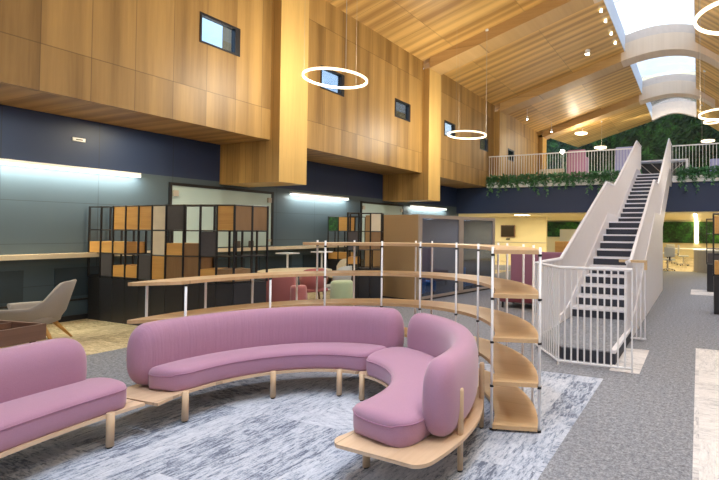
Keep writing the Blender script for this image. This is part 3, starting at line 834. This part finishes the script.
bench('tall plum upholstered booth sofa between the curved shelf and the staircase', (-3.12, 9.5, 0), 0, 1.5, 'plum', 1.16, .75, 'high_back_sofa', 'maroon')
bench('low plum sofa standing behind the white staircase railing', (-3.0, 11.4, 0), radians(180), 1.5, 'plum', 1.1, .75, 'low_sofa', 'maroon')

# lower hall at the back
S('wall_back_left', B(-14.3, -7.35, 23.6, 23.75, -.02, 2.4), 'cream')
tv = empty('wall_television', 'dark wall mounted television on the cream wall', 'television', (-9.5, 23.6, 1.62))
link('bezel', B(-.4, .4, -.1, 0, -.32, .32), 'walnut', tv); link('display', B(-.37, .37, -.106, -.1, -.29, .29), 'screen', tv)
link('camera_bar', B(-.1, .1, -.1, -.0, -.46, -.4), 'black', tv)
S('trim_3', B(-14.3, -7.35, 23.57, 23.6, 1.0, 1.03), 'podframe')
ms = B((-14, -2.6, YN+.05, YN+.19, 1.25, 2.3)); o = link('moss_strip', ms, 'moss2'); o['kind'] = 'stuff'; tag(o, 'bright green moss strip on the back wall left of the staircase', 'moss panel')
ms = B((-2.55, -.28, YN+.05, YN+.19, .95, 2.3)); o = link('moss_strip', ms, 'moss2'); o['kind'] = 'stuff'; tag(o, 'bright green moss strip on the back wall just right of the staircase', 'moss panel')
ms = B((.0, 3.5, YN+.05, YN+.19, .95, 2.3)); o = link('moss_strip', ms, 'moss2'); o['kind'] = 'stuff'; tag(o, 'bright green moss strip right of the vertical light line', 'moss panel')
ll = empty('light_line', 'glowing light line running over the ceiling and down the back wall', 'light', (-.14, YN+.1, .95))
link('vertical_diffuser', B(-.06, .06, -.04, 0, 0, 1.4), 'ledwarm', ll)
link('ceiling_diffuser', B(-.06, .06, -11.5, -.04, 1.4, 1.44), 'ledwarm', ll)
cl = empty('ceiling_panel_light', 'small square ceiling light under the balcony above the television', 'light', (-7.6, 20.6, ZB-.02))
link('frame', B(-.32, .32, -.32, .32, 0, .02), 'white', cl); link('diffuser', B(-.29, .29, -.29, .29, -.006, 0), 'ledwarm', cl)
pw = link('low_partition', B(-7.3, -5.9, 26, 26.15, 0, 1.75), 'whitewall'); tag(pw, 'white low partition before the green moss strip', 'partition')
oc = empty('storage_cabinet', 'orange oak cabinet behind the staircase railing', 'cabinet', (-4.9, 18.2, 0))
link('body', B(-.35, .35, -.2, .2, 0, 1.22, bevel=.01), 'boxwood', oc); link('door', B(-.33, -.01, -.215, -.2, .06, 1.18), 'boxwood', oc); link('door', B(.01, .33, -.215, -.2, .06, 1.18), 'boxwood', oc)
def desk(label, loc, w=1.4, d=.7, grp='office desks'):
    r = empty('office_desk', label, 'desk', loc, 0, grp)
    link('desk_top', B(-w/2, w/2, -d/2, d/2, .7, .73), 'white', r)
    for x in (-w/2+.1, w/2-.1): link('leg', B((x-.03, x+.03, -.03, .03, .03, .7), (x-.04, x+.04, -d/2+.05, d/2-.05, 0, .03)), 'greypanel', r)
    return r
def office_chair(label, loc, rz, grp='office chairs at the back'):
    r = empty('office_chair', label, 'chair', loc, rz, grp)
    link('seat', B(-.23, .23, -.23, .23, .44, .5, bevel=.02), 'palegrey_fabric', r, True)
    link('backrest', B(-.22, .22, .2, .24, .58, 1.0, bevel=.02), 'palegrey_fabric', r, True)
    link('back_stem', B(-.03, .03, .22, .26, .46, .6), 'black', r)
    link('gas_lift', T([(0, 0, .08), (0, 0, .44)], .025, 10), 'cable', r)
    b = bmesh.new()
    for k_ in range(5): tube(b, [(0, 0, .1), (.28*cos(k_*2*pi/5), .28*sin(k_*2*pi/5), .05)], .018, 6)
    link('star_base', b, 'cable', r)
    b = bmesh.new()
    for k_ in range(5): tube(b, [(.28*cos(k_*2*pi/5)-.015, .28*sin(k_*2*pi/5), .028), (.28*cos(k_*2*pi/5)+.015, .28*sin(k_*2*pi/5), .028)], .027, 10)
    link('castors', b, 'black', r)
    return r
desk('white office desk just right of the stair wall under the moss strip', (-1.85, 21.6, 0))
office_chair('pale office chair at the desk beside the stair wall', (-1.2, 21.0, 0), radians(200))
office_chair('pale office chair facing the curved grey counter', (-.7, 24.6, 0), radians(100))
office_chair('pale office chair far back beneath the moss strip', (-1.3, 25.8, 0), radians(20))
desk('white office desk far back beneath the light line', (-.4, 28, 0), 2.4)
rc = empty('reception_counter', 'grey curved counter on the far right of the lower hall', 'counter', (.85, 21.4, 0))
bm = bmesh.new(); pts = [(1.05*cos(radians(a)), 1.05*sin(radians(a))) for a in range(120, 271, 10)]; pin_ = [(x*.86, y*.86) for x, y in pts]
link('curved_panel', arc_slab((0, 0), pin_, pts, 0, .88), 'bin', rc)
link('counter_top', arc_slab((0, 0), [(x*.6, y*.6) for x, y in pts], [(x*1.03, y*1.03) for x, y in pts], .88, .92), 'white', rc)

# ------------------------------------------------------------------ staircase
X0, X1 = -2.02, -.98
stair = empty('staircase', 'white steel staircase with dark treads climbing to the balcony', 'staircase', (0, 0, 0))
steps = [(5.75, .155)]
n1, n2 = 11, 12; r1 = (1.86-.155)/n1; g1_ = .364; y = 7.95; z = .155
LP = [(-1.6, 5.8), (X1, 5.8), (X1, 7.97), (X0, 7.97), (X0, 6.3)]
bm = bmesh.new(); prism(bm, [(*p, 0) for p in LP], (0, 0, .14)); link('landing', bm, 'tread', stair)
bm = bmesh.new(); prism(bm, [(*p, .14) for p in LP], (0, 0, .015)); link('landing_carpet', bm, 'carpet', stair)
def step(y, z, h, g):
    link('riser', B(X0, X1, y, y+.02, z, z+h-.028), 'tread', stair)
    link('tread', B(X0, X1, y-.02, y+g-.02, z+h-.032, z+h), 'stairwhite', stair)
for i in range(n1): step(y, z, r1, g1_); z += r1; y += g1_
ylm = y-g1_; link('mid_landing', B(X0, X1, ylm+.35, 13.03, z-.045, z), 'stairwhite', stair); y = 13.05; rr2 = (ZFL-1.86)/n2; g2_ = .385
for i in range(n2): step(y, z, rr2, g2_); z += rr2; y += g2_
link('top_landing', B(X0, X1, y-.02, YB+.3, ZFL-.2, ZFL), 'stairwhite', stair)
yt = y-g2_
def string_z(y):     # nosing line
    if y < 7.95: return .155
    if y < ylm: return .155+(y-7.95)/(ylm-7.95)*(1.86-.155)
    if y < 13.05: return 1.86
    if y < yt: return 1.86+(y-13.05)/(yt-13.05)*(ZFL-1.86)
    return ZFL
ys = [5.8, 7.75, ylm-.1, 12.95, yt-.1, YB]
for sx, nm in ((X0-.05, 'L'), (X1, 'R')):
    bm = bmesh.new()
    up_ = [(sx, y_, string_z(y_+.1)+.2) for y_ in ys[1:]]
    # stringer plate with closed panel underneath up to y=13.7
    lo = [(sx, YB, ZFL-.35), (sx, yt, ZFL-.42), (sx, 13.9, 1.75), (sx, 13.9, 0), (sx, 7.3, 0)]
    prism(bm, [(sx, 7.3, .27)]+up_+lo, (.05, 0, 0))
    link('stringer', bm, 'stairwhite', stair)
    yk = 6.35 if nm == 'L' else 5.8; link('landing_side', B(sx, sx+.05, yk, 7.3, .0, .135), 'tread', stair); link('landing_kerb', B(sx-.005, sx+.055, yk-.02, 7.3, .135, .175), 'stairwhite', stair)
    # balustrade
    topl = [(6.2 if nm == 'L' else 6.95, 1.17), (7.35, 1.17), (11.35, 2.8), (12.45, 2.82), (13.05, 3.05), (yt, 4.86), (YB+.05, 4.9)]
    def tz(y_):
        for (a, za), (b, zb) in zip(topl, topl[1:]):
            if y_ <= b: return za+(zb-za)*(y_-a)/(b-a)
        return topl[-1][1]
    bars = bmesh.new(); y_ = topl[0][0]; xm = sx+.025
    while y_ < YB:
        zb = string_z(y_+.1)+.15 if y_ > 7.3 else .17
        bx(bars, xm-.008, xm+.008, y_-.012, y_+.012, zb, tz(y_)); y_ += .075
    link('balusters', bars, 'stairwhite', stair)
    link('handrail', T([(xm, a, b) for a, b in topl], .028, 8), 'stairwhite', stair)
link('wooden_handrail_end', B((-1.10, -.70, 7.16, 7.24, 1.155, 1.19), (-.74, -.70, 7.17, 7.23, 1.05, 1.155)), 'ledge', stair)
# low fence around the landing
fence = empty('landing_fence', 'white vertical bar fence around the foot of the staircase', 'fence', (0, 0, 0))
fp = [(X0-.06, 6.2), (-1.56, 5.52), (-.70, 5.53)]
bars = bmesh.new()
for (a, b) in zip(fp, fp[1:]):
    L = sqrt((b[0]-a[0])**2+(b[1]-a[1])**2); n = round(L/.075)
    for i in range(1 if a == fp[1] else 0, n+1):
        p = lerp(a, b, i/n); bx(bars, p[0]-.009, p[0]+.009, p[1]-.009, p[1]+.009, .0 if i in (0, n) else .05, 1.16)
link('bars', bars, 'white', fence)
link('top_rail', T([(x, y_, 1.17) for x, y_ in fp[:3]], .018, 8), 'white', fence)
link('bottom_rail', T([(x, y_, .05) for x, y_ in fp], .014, 8), 'white', fence)
sb = bmesh.new()
for i in range(4): bx(sb, -.915+.06*i, -.897+.06*i, 7.19, 7.21, .05, 1.12)
link('side_bars', sb, 'stairwhite', stair); link('side_bottom_rail', B(-.93, -.71, 7.18, 7.22, .03, .05), 'stairwhite', stair)

# things on the upper floor
def highback(label, x, fab, y=20.3):
    r = empty('high_back_chair', label, 'armchair', (x, y, ZFL), 0, None)
    link('backrest', B(-.40, .40, -.3, -.2, .15, 1.5, bevel=.06), fab, r, True)
    link('wing', B(-.42, -.34, -.28, .35, .15, 1.2, bevel=.03), fab, r, True); link('wing', B(.34, .42, -.28, .35, .15, 1.2, bevel=.03), fab, r, True)
    link('seat', B(-.34, .34, -.2, .35, .15, .45, bevel=.04), fab, r, True)
    for sx in (-.3, .3):
        for sy in (-.2, .28): link('leg', B(sx-.02, sx+.02, sy-.02, sy+.02, 0, .15), 'black', r)
highback('rose pink high-backed seat behind the balcony railing', -4.9, 'rose'); highback('lavender high-backed seat behind the balcony railing nearest the staircase', -2.83, 'lavender')
o = empty('lounge_table', 'low white table between the rose and lavender high-backed seats', 'table', (-3.95, 21.2, ZFL)); link('table_top', B(-.5, .5, -.3, .3, .55, .6), 'white', o)
for x in (-.4, .4): link('leg', B(x-.03, x+.03, -.2, .2, 0, .55), 'white', o)
o = empty('lounge_sofa', 'pale cream upholstered sofa at the left end of the balcony', 'sofa', (-6.2, 21.0, ZFL))
link('backrest', B(-.6, .6, -.4, -.25, .1, .8, bevel=.05), 'cream_panel', o, True); link('seat', B(-.6, .6, -.25, .35, .1, .42, bevel=.05), 'cream_panel', o, True); link('foot', B((-.5, .5, -.3, -.2, 0, .1), (-.5, .5, .2, .3, 0, .1)), 'black', o)
o = empty('trestle_counter', 'white counter with dark trestle legs at the head of the stairs', 'counter', (-1.5, 21.0, ZFL))
link('counter_top', B(-1.0, 1.1, -.3, .3, .92, .98), 'white', o); link('side_frame', B((-1.0, -.9, -.3, .3, 0, .92), (1.0, 1.1, -.3, .3, 0, .92)), 'white', o)
link('trestle', B((-.85, .95, .1, .14, .05, .9)), 'charcoal', o); b = bmesh.new(); tube(b, [(-.85, .05, .9), (0, .05, .1), (.9, .05, .9)], .02, 6); tube(b, [(-.4, .05, .9), (.0, .05, .5), (.4, .05, .9)], .02, 6); link('brace', b, 'cable', o)
o = empty('lounge_armchair', 'pale blue armchair at the right end of the balcony', 'armchair', (.75, 20.2, ZFL))
link('backrest', B(-.35, .35, -.35, -.22, .1, .8, bevel=.05), 'lavender', o, True); link('seat', B(-.35, .35, -.22, .3, .1, .42, bevel=.05), 'lavender', o, True); link('foot', B((-.3, .3, -.28, -.2, 0, .1), (-.3, .3, .15, .25, 0, .1)), 'black', o)

# ------------------------------------------------------------------ lamps
def roof_z(x): return zl(x) if x < SL else zr(x)
def pendant(label, x, y, z, r, cdirs, tr_=.021, power=0):
    o = empty('ring_pendant', label, 'pendant lamp', (x, y, z), 0, 'glowing ring pendants')
    bm = bmesh.new(); N = 72; rings = []
    for i in range(N):
        a = 2*pi*i/N; rings.append([bm.verts.new(((r+dx)*cos(a), (r+dx)*sin(a), dz)) for dx, dz in ((-tr_*.8, -tr_), (tr_*.8, -tr_), (tr_*.8, tr_), (-tr_*.8, tr_))])
    for i in range(N):
        A, Bq = rings[i], rings[(i+1) % N]
        for k_ in range(4): bm.faces.new([A[k_], A[(k_+1) % 4], Bq[(k_+1) % 4], Bq[k_]])
    bmesh.ops.recalc_face_normals(bm, faces=bm.faces)
    link('glowing_ring', bm, 'ring', o, True)
    for j, (cx_, cy_) in enumerate(cdirs):
        px, py = cx_*r, cy_*r; zt = roof_z(x+px)-z
        link('cable', T([(px, py, tr_), (px, py, zt)], .0065 if j == 0 else .002, 5), 'cable', o)
        if j == 0: link('canopy', T([(px, py, zt-.05), (px, py, zt+.02)], .05, 14), 'white', o)
    return o
c1 = [(.864, -.503), (-.867, -.5), (0, 1)]
pendant('large glowing ring pendant hanging nearest, in front of the timber wall', -6.63, 7.25, 4.6, .6, c1)
pendant('second glowing ring pendant before the timber wall, nearer the balcony', -6.67, 13.05, 4.6, .6, [(.92, .39), (-.8, .6), (-.1, -1)])
pendant('large glowing ring pendant cut by the top right corner', .55, 7.2, 4.6, .6, [(-.3, .95), (.9, .3), (.2, -1)])
pendant('glowing ring pendant at the right edge above the balcony', .6, 13.05, 4.6, .6, [(-.95, .1), (.9, .3), (.2, -1)])
pendant('small glowing ring pendant close under the far left roof slope', -6.1, 26, 7.15, .33, [(0, 1)], .03)
pendant('small glowing ring pendant lower and just right of the other far one', -5.3, 27.5, 6.55, .33, [(0, 1)], .03)
pendant('small glowing ring pendant over the balcony right of the staircase', .46, 28, 6.63, .33, [(-.9, 0)], .03)
pendant('small glowing ring pendant just below the right edge ring', .5, 22, 6.36, .3, [(-.9, 0)], .03)

def downlight(label, x, y, drop=0, power=0, glow=True, spot=70, size=.05, colr=(1, .84, .62), grp='ceiling downlights'):
    z = roof_z(x)-drop
    o = empty('downlight', label, 'lamp', (x, y, z), 0, grp)
    link('housing', T([(0, 0, -.16), (0, 0, 0)], size, 14), 'white', o); link('lens', T([(0, 0, -.17), (0, 0, -.16)], size*.8, 14), 'spot' if glow else 'led', o)
    if drop: link('stem', T([(0, 0, 0), (0, 0, drop)], .008, 6), 'white', o)
    if power:
        L = bpy.data.lights.new('downlight_beam', 'SPOT'); L.energy = power; L.spot_size = radians(spot); L.spot_blend = .8; L.shadow_soft_size = .15; L.color = colr
        q = bpy.data.objects.new('downlight_beam', L); C.objects.link(q); q.parent = o; q.location = (0, 0, -.2)
downlight('bright starry downlight on the left roof slope beside the skylight', -3.92, 17.7, 0, 500, size=.1)
downlight('small cylinder downlight hanging by the third timber column', -7.6, 21.2, .35)
downlight('small cylinder downlight hanging beyond the third timber beam', -7.4, 24.6, .35)
for i in range(5):
    yy = (14.2, 15.2, 16.0, 17.1, 18.0)[i]
    o = empty('track_spotlight', 'little white track spotlight on the left edge of the skylight', 'lamp', (SL-.18, yy, ZT-.06), 0, 'track spotlights by the skylight')
    link('arm', T([(0, 0, 0), (0, 0, .08)], .012, 6), 'white', o); link('head', T([(0, 0, -.08), (.02, -.0, .02)], [.05, .03], 12), 'led', o)
tk = link('spotlight_track', B(SL-.2, SL-.16, 13.2+.9, 19.2, ZT-.02, ZT+.01), 'white'); tag(tk, 'white lighting track along the left edge of the skylight', 'light track')
o = empty('flood_spotlight', 'bright spotlight glaring in front of the moss wall at the left of the balcony', 'lamp', (-6.75, 24.5, 5.9))
link('lens', T([(0, -.05, 0), (0, -.06, 0)], .11, 16), 'spot', o); link('housing', T([(0, .12, 0), (0, -.05, 0)], .13, 16), 'white', o); link('mast', T([(0, .06, -2.2), (0, .06, -.1)], .02, 8), 'white', o)

def area(name, loc, size, size_y, energy, color, rot=(0, 0, 0)):
    L = bpy.data.lights.new(name, 'AREA'); L.shape = 'RECTANGLE'; L.size = size; L.size_y = size_y; L.energy = energy; L.color = color
    o = bpy.data.objects.new(name, L); C.objects.link(o); o.location = loc; o.rotation_euler = rot; return o
# light of the ring pendants and of the uplit timber
for x, y in ((-6.63, 7.25), (-6.67, 13.05), (.55, 7.2), (.6, 13.05), (.55, 1.4)):
    L = bpy.data.lights.new('pendant_glow', 'POINT'); L.energy = 165; L.color = (1, .92, .77); L.shadow_soft_size = .5
    o = bpy.data.objects.new('pendant_glow', L); C.objects.link(o); o.location = (x, y, 4.75)
for x, y, z in ((-6.1, 26, 7.0), (-5.3, 27.5, 6.4)):
    L = bpy.data.lights.new('pendant_glow', 'POINT'); L.energy = 90; L.color = (1, .84, .6); L.shadow_soft_size = .3
    o = bpy.data.objects.new('pendant_glow', L); C.objects.link(o); o.location = (x, y, z)
# area lights added under the lower hall ceiling to warm it, no fixtures
for x, y in ((-10.5, 21.5), (-7.6, 21.5), (-4.5, 21.5), (-.2, 21.5), (2.5, 21.5), (-10, 27.5), (-6, 27.5), (-3, 27.5), (.8, 27.5)):
    area('hall_fill', (x, y, ZB-.03), 1.2, 1.2, 48, (1, .86, .56))
area('moss_light', (-1.5, 29.5, 8.6), 8, .6, 120, (1, .95, .8), (radians(50), 0, 0))  # bare area light tilted at the moss wall, without a fixture
for x, y in ((-4.2, .8), (-1.6, 1.2), (-1.2, 4.6), (.6, 2.6), (-4.6, 4.8)):  # bare spots added to brighten the seating, no lamps hang there
    zt = roof_z(x)
    L = bpy.data.lights.new('seating_fill', 'SPOT'); L.energy = 420; L.spot_size = radians(64); L.spot_blend = .7; L.shadow_soft_size = .2; L.color = (.86, .93, 1) if x < -1.4 else (1, .93, .86)
    o = bpy.data.objects.new('seating_fill', L); C.objects.link(o); o.location = (x, y, zt-.35 if x < SL or x > SR0 else 8.2)
for x in (LEN*.25, LEN*.75):
    p = m_ @ Vector((x-.1, .35, H-.08)); area('pod_fill', p, .3, .3, 16, (1, .95, .9))  # area light added to brighten the blue pod seats
for y in (3.2, 5.2): 
    area('soffit_fill', (-9.2, y, SOF-.03), .5, .5, 26, (1, .85, .55))  # warm fill added under the soffit, without a fixture

for y in (10.5, 14.8, 17.2):  # bare spots added to whiten the stairs, without fixtures
    L = bpy.data.lights.new('stair_fill', 'SPOT'); L.energy = 520; L.spot_size = radians(70); L.spot_blend = .8; L.shadow_soft_size = .25; L.color = (.97, .96, 1)
    o = bpy.data.objects.new('stair_fill', L); C.objects.link(o); o.location = (1.0, y, roof_z(1.0)-.3); o.rotation_euler = (0, radians(-14), 0)
# ------------------------------------------------------------------ world, view
w = bpy.data.worlds.new('sky'); sc.world = w; w.use_nodes = True; t = w.node_tree; bg = t.nodes['Background']
tc = t.nodes.new('ShaderNodeTexCoord'); nz = t.nodes.new('ShaderNodeTexNoise'); nz.inputs['Scale'].default_value = 3; nz.inputs['Detail'].default_value = 5
t.links.new(tc.outputs['Generated'], nz.inputs['Vector'])
rp = t.nodes.new('ShaderNodeValToRGB'); rp.color_ramp.elements[0].position = .42; rp.color_ramp.elements[0].color = (.50, .70, 1, 1); rp.color_ramp.elements[1].position = .62; rp.color_ramp.elements[1].color = (.92, .96, 1, 1)
t.links.new(nz.outputs[0], rp.inputs[0])
sp = t.nodes.new('ShaderNodeSeparateXYZ'); t.links.new(tc.outputs['Generated'], sp.inputs[0])
mr = t.nodes.new('ShaderNodeMapRange'); mr.inputs[1].default_value = -.05; mr.inputs[2].default_value = .25; mr.inputs[3].default_value = .35; mr.inputs[4].default_value = 1
t.links.new(sp.outputs[2], mr.inputs[0])
mm = t.nodes.new('ShaderNodeMix'); mm.data_type = 'RGBA'; mm.blend_type = 'MULTIPLY'; mm.inputs[0].default_value = 1
t.links.new(rp.outputs[0], mm.inputs[6]); t.links.new(mr.outputs[0], mm.inputs[7]); t.links.new(mm.outputs[2], bg.inputs[0])
bg.inputs[1].default_value = 2.6
vs = sc.view_settings; vs.view_transform = 'Standard'; vs.look = 'None'; vs.gamma = 1; vs.use_curve_mapping = False; vs.exposure = 0.4
